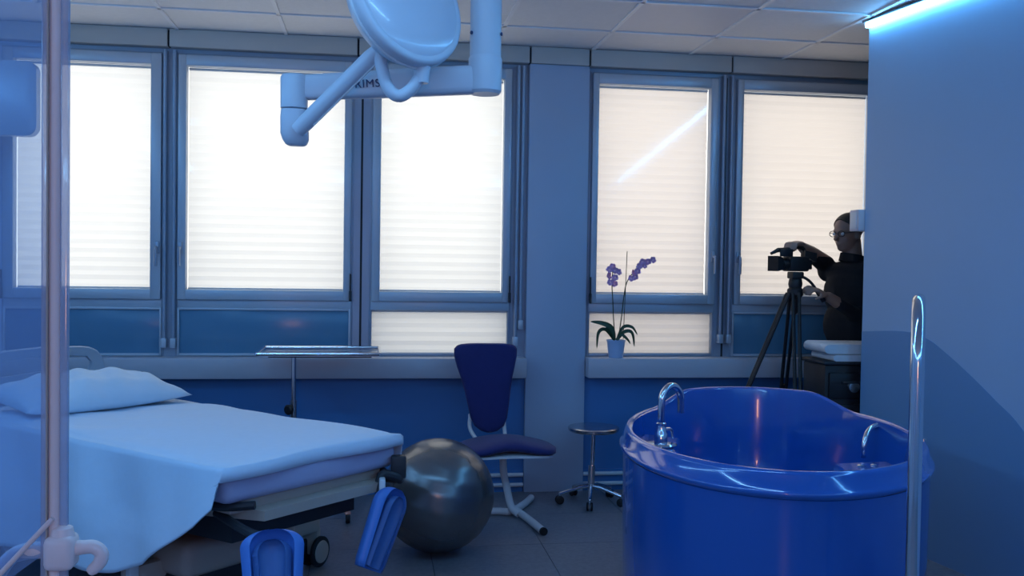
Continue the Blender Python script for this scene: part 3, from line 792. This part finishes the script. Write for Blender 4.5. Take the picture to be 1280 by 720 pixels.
# ================================================================== ORCHID on the sill
pc = ony(770, 447, 5.555); pc = V((pc.x, 5.562, ZS1))
orc = thing('potted_orchid', 'purple flowering orchid in a pale blue pot on the window sill', 'plant', pc)
obj('pot', MB().lathe(pc, [(.040, 0), (.043, .004), (.050, .05), (.056, .098), (.060, .104), (.058, .108), (.052, .104), (.050, .09), (.004, .088)], n=32), M_pot, orc)
def opx(px_, py_, dy=0): return ony(px_, py_, 5.562+dy)
def leaf(pts, w_):
    P_ = smoothpath(pts, 5); rows = []
    for i, p in enumerate(P_):
        t_ = i/(len(P_)-1); wd = w_*math.sin(math.pi*min(1, .12+.88*t_))**.7
        d = (P_[min(i+1, len(P_)-1)]-P_[max(i-1, 0)]).normalized(); sd = d.cross(V((0, -1, .25))).normalized()
        up_ = sd.cross(d).normalized()
        rows.append([p+sd*wd+up_*wd*.25, p+sd*wd*.5, p, p-sd*wd*.5, p-sd*wd+up_*wd*.25, p-up_*.002])
    return MB().rings(rows)
for pts, w_, dy in ((((768, 424), (764, 410), (752, 404), (738, 402)), .016, -.02), (((768, 426), (757, 412), (748, 416), (746, 436)), .011, .0),
                    (((771, 424), (779, 409), (790, 409), (797, 419)), .010, -.02), (((771, 426), (780, 415), (790, 416), (793, 434)), .011, -.03),
                    (((769, 425), (762, 414), (758, 407), (752, 405)), .014, .02), (((770, 425), (776, 418), (784, 424), (788, 430)), .009, -.04)):
    obj('leaf', leaf([opx(x_, y_, dy) for x_, y_ in pts], w_), M_leaf, orc, angle=60)
def flower(c, s_, fdir):
    t_ = MB(); fx = V(fdir).normalized(); x_, y_ = t_.frame(fx)
    for k in range(5):
        an = 2*math.pi*k/5+random.random()*.4; d = (x_*math.cos(an)+y_*math.sin(an)); sd = fx.cross(d)
        Rr = []
        for q, wq in ((.1, .15), (.4, .42), (.75, .5), (1.0, .18)):
            b_ = c+d*(s_*q)+fx*(s_*.25*q*q)
            Rr.append([b_+sd*(s_*wq), b_+fx*.002, b_-sd*(s_*wq), b_-fx*.002])
        t_.rings(Rr)
    return t_
for stem, fls in ((((769, 424), (767, 400), (766, 375), (765, 357), (766, 338)), [(762, 337), (769, 338), (761, 345), (769, 347), (766, 333), (763, 353), (768, 355), (773, 340)]),
                  (((773, 424), (777, 395), (780, 370), (784, 352), (795, 337), (808, 328)), [(789, 348), (792, 341), (797, 339), (799, 333), (805, 332), (810, 327), (816, 325), (803, 327), (794, 346)])):
    so_ = obj('flower_stem', MB().tube(smoothpath([opx(*p) for p in stem], 4), .0032, 8), M_stem, orc)
    for p in fls:
        c = opx(*p, random.uniform(-.03, .01)); f_ = obj('flower', flower(c, .021, (random.uniform(-.6, .6), -1, random.uniform(-.3, .4))), M_petal, so_)
obj('support_stick', MB().tube([opx(779, 424, .01), opx(784, 314, .012)], .0022, 6), M_stem, orc)
obj('soil', MB().lathe(pc+V((0, 0, .088)), [(.046, 0), (.044, .006), (.003, .010)], n=24), M_stem, orc)

# ================================================================== VIDEO CAMERA ON TRIPOD
YT = 5.10
ap = ony(994, 362, YT)
tri = thing('camera_tripod', 'black video tripod with spread legs beside the cameraman', 'tripod', (ap.x, YT, 0))
apx = V((ap.x, YT, ap.z))
obj('crown', MB().lathe(apx, [(.03, -.05), (.045, -.03), (.045, .0), (.03, .015)], n=20), M_black, tri)
obj('bowl_grip', MB().lathe(apx+V((0, 0, -.14)), [(.010, 0), (.022, .02), (.022, .06), (.012, .10)], n=16), M_black, tri)
hd0 = apx+V((0, 0, .012))
obj('fluid_head', MB().lathe(hd0, [(.036, 0), (.040, .02), (.036, .045), (.03, .055)], n=20).box(hd0+V((-.035, -.04, .05)), hd0+V((.035, .04, .09)), .008), M_black, tri)
obj('pan_handle', MB().tube(smoothpath([hd0+V((.03, -.04, .06)), hd0+V((.07, -.05, .03)), hd0+V((.13, -.06, -.05))]), .008, 8).tube([hd0+V((.105, -.057, -.015)), hd0+V((.145, -.062, -.075))], .014, 10), M_black, tri)
for an, sp_ in ((math.radians(176), .54), (math.radians(-108), .42), (math.radians(80), .40)):
    d = V((math.cos(an), math.sin(an), 0)); tps = apx+d*.04+V((0, 0, -.02)); ft_ = V((ap.x, YT, 0))+d*sp_+V((0, 0, .015))
    sd = V((-d.y, d.x, 0))
    lg = obj('leg', MB().tube([tps+sd*.017, tps.lerp(ft_, .52)+sd*.014], .010, 10).tube([tps-sd*.017, tps.lerp(ft_, .52)-sd*.014], .010, 10), M_black, tri)
    obj('lower_leg', MB().tube([tps.lerp(ft_, .45), ft_], .011, 10), M_black, lg)
    cpt = tps.lerp(ft_, .52); obj('clamp', MB().box((-.032, -.022, -.022), (.032, .022, .022), .006, 2, Matrix.Translation(cpt) @ Matrix.Rotation(an+math.pi/2, 4, 'Z')), M_black, lg)
    obj('foot', MB().lathe(ft_-V((0, 0, .015)), [(.026, 0), (.026, .008), (.014, .02)], n=14), M_rub, lg)
# camcorder: lens towards the room (left), on the head
vb = ony(990, 328, YT); vz = hd0.z+.092
vc = thing('video_camera', 'black professional video camera on the tripod head', 'camera', (ap.x, YT, vz))
la = V((-.97, -.22, .0)).normalized(); Mv = Matrix((tuple(la), tuple(V((0, 0, 1)).cross(la)), (0, 0, 1))).transposed().to_4x4(); Mv.translation = V((ap.x-.01, YT, vz))
def VB(a, b, bev=.006): return MB().box(a, b, bev, 2, Mv)
def vp(x_, y_, z_): return Mv @ V((x_, y_, z_))
vla = la
obj('body', VB((-.075, -.045, .0), (.055, .045, .085), .012), M_black, vc)
obj('lens', MB().lathe(vp(.05, 0, .042), [(.034, 0), (.036, .02), (.032, .035), (.036, .04), (.036, .055), (.030, .06)], la, 22), M_black, vc)
hoodb = obj('lens_hood', MB().rings([[vp(.105, y_, z_) for y_, z_ in ((-.038, .008), (.038, .008), (.038, .078), (-.038, .078))], [vp(.145, y_, z_) for y_, z_ in ((-.048, .0), (.048, .0), (.048, .086), (-.048, .086))]]), M_cloth, vc)
obj('handle', MB().tube(smoothpath([vp(-.07, 0, .08), vp(-.065, 0, .125), vp(-.03, 0, .138), vp(.03, 0, .138), vp(.06, 0, .128), vp(.055, 0, .085)]), .011, 10), M_black, vc)
obj('microphone', MB().tube([vp(.03, .035, .125), vp(.14, .035, .118)], .013, 12).tube([vp(.14, .035, .118), vp(.185, .035, .098)], [.012, .008], 12), M_black, vc)
obj('viewfinder', MB().rings([[vp(-.06, y_, z_) for y_, z_ in ((-.02, .085), (.02, .085), (.02, .12), (-.02, .12))], [vp(-.13, y_, z_) for y_, z_ in ((-.035, .055), (.035, .055), (.035, .105), (-.035, .105))]]), M_black, vc)
obj('battery', VB((-.10, -.035, .012), (-.07, .035, .065), .006), M_black, vc)
obj('side_screen', VB((.05, .045, .082), (.135, .055, .125), .003), M_black, vc)

# ================================================================== CAMERAMAN
def capsule(mb_, a, b, r1_, r2_):
    mb_.cyl(a, b, r1_, r2_, 16); mb_.ell(a, (r1_,)*3, n=14); mb_.ell(b, (r2_,)*3, n=14)
def chain(mb_, pts, rs):
    for i in range(len(pts)-1): capsule(mb_, pts[i], pts[i+1], rs[i], rs[i+1])
YH = 5.24
hcx = ony(1060, 291, YH)                     # head centre
px0 = hcx.x+.045                             # body axis
zt_ = ony(1056, 267, YH).z
man = thing('person', 'person in a black shirt with glasses operating the video camera', 'person', (px0, YH, 0))
t = MB()
Fd = V((-.90, -.32, -.12)).normalized(); Sd = V((0, 0, 1)).cross(Fd).normalized(); Ud = Fd.cross(Sd).normalized()
Mh = Matrix((tuple(Fd), tuple(Sd), tuple(Ud))).transposed()
hz = hcx.z
def hp(x_, y_, z_): return V((hcx.x, YH, hz))+Mh @ V((x_, y_, z_))
t.ell(hp(-.012, 0, .030), (.096, .074, .082), Mh, 24); t.ell(hp(.020, 0, -.030), (.066, .060, .085), Mh, 24)
t.ell(hp(.052, 0, -.083), (.030, .034, .024), Mh, 14); t.ell(hp(.070, 0, .018), (.022, .048, .012), Mh, 14)
capsule(t, hp(.082, 0, .0), hp(.104, 0, -.026), .010, .014); t.ell(hp(.078, 0, -.055), (.014, .026, .008), Mh, 12); t.ell(hp(.077, 0, -.066), (.013, .022, .008), Mh, 12)
for s_ in (-1, 1):
    t.ell(hp(-.010, .072*s_, -.012), (.020, .009, .032), Mh, 14); t.ell(hp(.048, .036*s_, -.028), (.028, .022, .022), Mh, 12)
nk = V((px0-.01, YH+.005, hz-.15)); chain(t, [hp(-.02, 0, -.05), nk, V((px0, YH, hz-.21))], [.056, .058, .070])
# torso faces left: chest depth along x, shoulders along y
shz = hz-.205
fx_ = V((-.86, -.51, 0)).normalized(); sx_ = V((-fx_.y, fx_.x, 0))   # sx_: one shoulder, -sx_: the other
Mb = Matrix((tuple(fx_), tuple(sx_), (0, 0, 1))).transposed()
bc_ = V((px0, YH, 0))
def bp(x_, y_, z_): return bc_+Mb @ V((x_, y_, 0))+V((0, 0, z_))
t.ell(bp(.01, 0, shz-.03), (.10, .185, .075), Mb, 24); t.ell(bp(.02, 0, shz-.15), (.125, .175, .17), Mb, 24)
t.ell(bp(.035, 0, shz-.34), (.130, .160, .17), Mb, 24); t.ell(bp(.01, 0, shz-.50), (.122, .168, .13), Mb, 24)
shR, shL = bp(.0, -.175, shz-.03), bp(.0, .175, shz-.03)
if shR.y > shL.y: shR, shL = shL, shR       # shR: nearer the camera
hand_t = vp(-.02, 0, .158)                   # on the top handle
hand_l = hd0+V((.125, -.058, -.045))
elb_far = shL+V((-.16, -.02, -.13))
el1 = shL.lerp(hand_t, .50)+V((.02, .04, -.030)); el2 = shR+V((-.10, .02, -.27))
shA = shL+V((-.03, -.03, .045))
el1 = shA.lerp(hand_t, .47)+V((.0, .03, .012))
chain(t, [shL, shA, el1, hand_t+(el1-hand_t).normalized()*.07], [.060, .056, .044, .029]); chain(t, [shR, el2, hand_l+(el2-hand_l).normalized()*.06+V((0, 0, .02))], [.058, .046, .029])
# legs
for s_ in (-1, 1):
    hip = bp(.0, .085*s_, shz-.58); kn = bp(.03, .095*s_, .47); an_ = bp(.0, .10*s_, .085)
    chain(t, [hip, kn, an_], [.092, .060, .045]); chain(t, [an_+V((0, 0, -.035)), bp(.13, .115*s_, .035)], [.045, .034])
# hands: palm and five bent fingers each
def hand(mb_, palm, fdir, down, s_):
    fdir = V(fdir).normalized(); down = (V(down)-fdir*V(down).dot(fdir)).normalized(); sd = fdir.cross(down)
    M_ = Matrix((tuple(fdir), tuple(sd), tuple(down))).transposed()
    mb_.ell(palm, (.052, .042, .017), M_, 16)
    for k, ln in enumerate((.070, .078, .074, .060)):
        b_ = palm+fdir*.036+sd*((k-1.5)*.021); k1 = b_+fdir*ln*.5+down*.006; k2 = k1+fdir*ln*.18+down*ln*.32; k3 = k2-fdir*ln*.10+down*ln*.26
        chain(mb_, [b_, k1, k2, k3], [.0105, .0095, .0088, .008])
    b_ = palm-fdir*.012-sd*.034*s_; k1 = b_+fdir*.028-sd*.018*s_+down*.014; k2 = k1+fdir*.022+down*.026
    chain(mb_, [b_, k1, k2], [.013, .011, .009])
dT = (hand_t-el1).normalized()
hand(t, hand_t, dT*.8+la*.3+V((0, 0, -.1)), V((0, 0, -1)), 1); hand(t, hand_l+V((0, 0, .02)), (hand_l-el2).normalized(), V((-.2, .3, -1)), -1)
# fuse into one continuous surface
me = bpy.data.meshes.new('tmp'); t.b.to_mesh(me); t.b.free(); tmp = bpy.data.objects.new('tmp', me); COL.objects.link(tmp)
md = tmp.modifiers.new('r', 'REMESH'); md.mode = 'VOXEL'; md.voxel_size = .0075
md = tmp.modifiers.new('s', 'SMOOTH'); md.factor = .5; md.iterations = 3
dg_ = bpy.context.evaluated_depsgraph_get(); me2 = bpy.data.meshes.new_from_object(tmp.evaluated_get(dg_)); bpy.data.objects.remove(tmp)
me2.name = 'body'; me2.materials.clear()
for m_ in (M_skin, M_cloth, M_trous, M_rub): me2.materials.append(m_)
slv1 = el1.lerp(hand_t, -.05); slv2 = el2.lerp(hand_l, .62)
for p in me2.polygons:
    c = p.center; mi = 1
    if c.z > hz-.145: mi = 0
    if (c-hand_t).length < (slv1-hand_t).length and c.x < px0-.08: mi = 0
    if (c-hand_l).length < (slv2-hand_l).length and c.x < px0-.08: mi = 0
    if c.z < shz-.52: mi = 2
    if c.z < .075: mi = 3
    p.material_index = mi; p.use_smooth = True
for v in me2.vertices: v.co -= WOFF[man.name]
bo = bpy.data.objects.new('body', me2); COL.objects.link(bo); bo.parent = man
# hair cap, collar, glasses, eyes
t = MB(); Rr = []
for i in range(13):
    ph = math.radians(-8+98*i/12); row = []
    for k in range(36):
        th = 2*math.pi*k/36; fr = max(0, math.cos(th)); low = ph if fr < .35 else max(ph, math.radians(-8)+(fr-.35)/.65*math.radians(48))
        cz, cxy = math.sin(low), math.cos(low)
        row.append(hp(-.016+.103*cxy*math.cos(th), .081*cxy*math.sin(th), .030+.089*cz))
    Rr.append(row)
obj('hair', t.rings(Rr), M_hair, man, angle=60)
Rr = []
for z_, r_ in ((-.175, .078), (-.140, .070), (-.128, .068), (-.128, .063)):
    Rr.append([V((px0-.012+r_*math.cos(q*math.pi/12), YH+.004+r_*math.sin(q*math.pi/12), hz+z_-.012*math.cos(q*math.pi/12))) for q in range(24)])
obj('collar', MB().rings(Rr, False, False), M_cloth, man)
gl = MB()
for s_ in (-1, 1):
    cg = hp(.090, .033*s_, .002); gl.tube([cg+Mh @ V((0, .024*math.cos(q*math.pi/8), .017*math.sin(q*math.pi/8))) for q in range(17)], .0022, 6)
    gl.tube([hp(.089, .057*s_, .006), hp(.0, .080*s_, .006)], .002, 6)
gl.tube([hp(.092, -.01, .004), hp(.092, .01, .004)], .002, 6)
obj('glasses', gl, M_black, man)
for s_ in (-1, 1): obj('eye', MB().ell(hp(.076, .032*s_, .0), (.010, .013, .010), Mh, 12), M_white, man)

# ================================================================== DARK TROLLEY WITH FOLDED TOWELS
YC0, YC1 = 4.74, 5.02
ctop = ony(1050, 452, YC0).z; cx0 = ony(1030, 470, YC0).x; cx1 = cx0+.50
car = thing('trolley', 'dark equipment trolley half hidden behind the partition wall', 'trolley', ((cx0+cx1)/2, (YC0+YC1)/2, 0))
obj('cabinet', bx((cx0+.01, YC0+.01, .14), (cx1-.01, YC1-.01, ctop-.02), .01), M_black, car)
obj('top', bx((cx0, YC0, ctop-.02), (cx1, YC1, ctop), .006), M_bdark, car)
for k in range(3):
    z = ctop-.06-.17*k
    dr = obj('drawer', bx((cx0+.03, YC0-.008, z-.14), (cx1-.03, YC0+.02, z), .006), M_black, car)
    obj('handle', MB().tube([(cx0+.09, YC0-.03, z-.05), (cx1-.09, YC0-.03, z-.05)], .006, 8), M_bdark, dr)
kn_ = ony(1068, 484, YC0-.03)
obj('round_knob', MB().lathe(kn_+V((0, .02, 0)), [(.030, 0), (.034, .008), (.030, .022), (.012, .026)], (0, -1, 0), 22), M_steel, car)
for x_ in (cx0+.05, cx1-.05):
    for y_ in (YC0+.05, YC1-.05):
        obj('caster', MB().cyl((x_, y_, .14), (x_, y_, .05), .010, n=10).lathe((x_-.012, y_, .04), [(.03, 0), (.04, .004), (.04, .02), (.03, .024)], (1, 0, 0), 18), M_rub, car)
def towel(x0_, x1_, y0_, y1_, z0_, th, lab, drp=0):
    R_ = []
    for k in range(17):
        y_ = y0_+(y1_-y0_)*k/16; row = []
        # rounded fold profile in x-z: two stacked layers
        prof = []
        for q in range(9): an = math.pi/2+math.pi*q/8; prof.append((x0_+th/2+th/2*math.cos(an), z0_+th/2+th/2*math.sin(an)))
        for q in range(9): an = -math.pi/2+math.pi*q/8; prof.append((x1_-.004+.004*math.cos(an), z0_+th/2+th/2*math.sin(an)))
        for x_, z_ in prof: row.append(V((x_, y_+.004*math.sin(x_*30), z_+(.003*math.sin(x_*25+k) if z_ > z0_+th*.6 else 0))))
        R_.append(row)
    o = obj('folded_towel', MB().rings(R_), M_towel, None, angle=60)
    return tag(o, lab, 'towel')
towel(cx0+.05, cx1-.04, YC0-.0, YC1-.02, ctop+.0005, .036, 'flat white folded towel directly on the dark trolley top')
towel(cx0+.005, cx1-.02, YC0+.005, YC1-.02, ctop+.040, .052, 'thick white folded towel, upper one on the dark trolley')

# ================================================================== CLEAR SCREEN IN THE FOREGROUND
YP = 1.30
pa, pb = ony(63, 360, YP), ony(75, 360, YP)
sc = thing('clear_screen', 'clear acrylic screen on a white post standing before the bed', 'screen', (pa.x, YP, 0))
ZT = 1.86
xp = (pa.x+pb.x)/2
obj('post', MB().tube([(xp, YP, .03), (xp, YP, ZT)], .0072, 20), M_postm, sc)
obj('edge_profile', bx((xp-.0165, YP-.004, .30), (xp-.0065, YP+.006, ZT-.02), .002), M_acr, sc)
obj('edge_profile', bx((xp+.0065, YP-.004, .30), (xp+.0165, YP+.006, ZT-.02), .002), M_acr, sc)
obj('seal', bx((xp-.0085, YP-.0085, .30), (xp-.0065, YP-.004, ZT-.02)), M_beige, sc)
pd = V((-1, .10, 0)).normalized()
o_ = V((xp-.016, YP, 0))
obj('pane', MB().rings([[o_+V((0, -.0015, .98)), o_+pd*.62+V((0, -.0015, .52)), o_+pd*.62+V((0, .0015, .52)), o_+V((0, .0015, .98))], [o_+V((0, -.0015, ZT-.03)), o_+pd*.62+V((0, -.0015, ZT-.03)), o_+pd*.62+V((0, .0015, ZT-.03)), o_+V((0, .0015, ZT-.03))]]), M_screen, sc)
br0, br1 = ony(66, 648, YP-.01), ony(-40, 760, YP+.0)
obj('brace', MB().tube([br0, br1], .0035, 10), M_postm, sc)
# clamp with hooked levers
kc = ony(76, 688, YP)
cl_ = obj('clamp', MB().box((kc.x-.018, YP-.02, kc.z-.024), (kc.x+.020, YP+.02, kc.z+.022), .010, 3).lathe((kc.x+.002, YP, kc.z+.018), [(.016, 0), (.013, .012), (.006, .016)], n=18), M_clamp, sc)
def C_(x_, y_, dy=0): return ony(x_, y_, YP+dy)
obj('lever', MB().tube(smoothpath([C_(88, 686), C_(104, 684), C_(118, 684), C_(127, 692), C_(124, 704), C_(112, 715)], 5), [.011, .011, .0105, .010, .0095, .009, .009, .009, .009, .009, .009, .009, .009, .009, .009, .009, .009, .009, .009, .009, .0085, .0085, .008, .008, .007, .006], 14), M_clamp, cl_)
obj('lever', MB().tube(smoothpath([C_(64, 688, .01), C_(40, 688, .01), C_(18, 694, .02), C_(4, 708, .02), C_(-8, 730, .02)], 5), [.011]*10+[.010]*11, 14), M_clamp, cl_)
# stand: two cross feet
for dx in (-.0, -.60):
    obj('foot', MB().tube([(xp+dx, YP-.22+.06*(dx < -.1), .02), (xp+dx, YP+.22+.06*(dx < -.1), .02)], .018, 12), M_postm, sc)
obj('rear_post', MB().tube([o_+pd*.63+V((0, 0, .03)), o_+pd*.63+V((0, 0, ZT))], .010, 14), M_postm, sc)
obj('bottom_bar', MB().tube([(xp, YP, .25), o_+pd*.63+V((0, 0, .25))], .010, 12), M_postm, sc)

# ================================================================== WALL MONITOR seen through the screen
YV = 5.25
m1, m0 = ony(48, 78, YV), ony(48, 171, YV)
mo = thing('wall_unit', 'rounded blue grey wall unit seen through the clear screen', 'wall unit', (XL, YV, m0.z))
R = []
for y_, ins in ((YV-.035, .012), (YV-.03, .0), (YV+.03, .0), (YV+.05, .02)):
    ring_ = []
    x0_, x1_, z0_, z1_, rr = XL+.06, m1.x, m0.z, m1.z, .05
    for cx_, cz_, a0_ in ((x1_-rr, z1_-rr, 0), (x0_+rr, z1_-rr, 90), (x0_+rr, z0_+rr, 180), (x1_-rr, z0_+rr, 270)):
        for q in range(7): an = math.radians(a0_+15*q); ring_.append(V((cx_+(rr-ins)*math.cos(an), y_, cz_+(rr-ins)*math.sin(an))))
    R.append(ring_)
obj('case', MB().rings(R), M_alu, mo)
obj('rear_cover', bx((XL+.10, YV+.045, m0.z+.05), (m1.x-.06, YV+.065, m1.z-.05), .006), M_aluD, mo)
obj('wall_bracket', bx((XL, YV-.03, (m0.z+m1.z)/2-.05), (XL+.07, YV+.03, (m0.z+m1.z)/2+.05), .005), M_alu, mo)
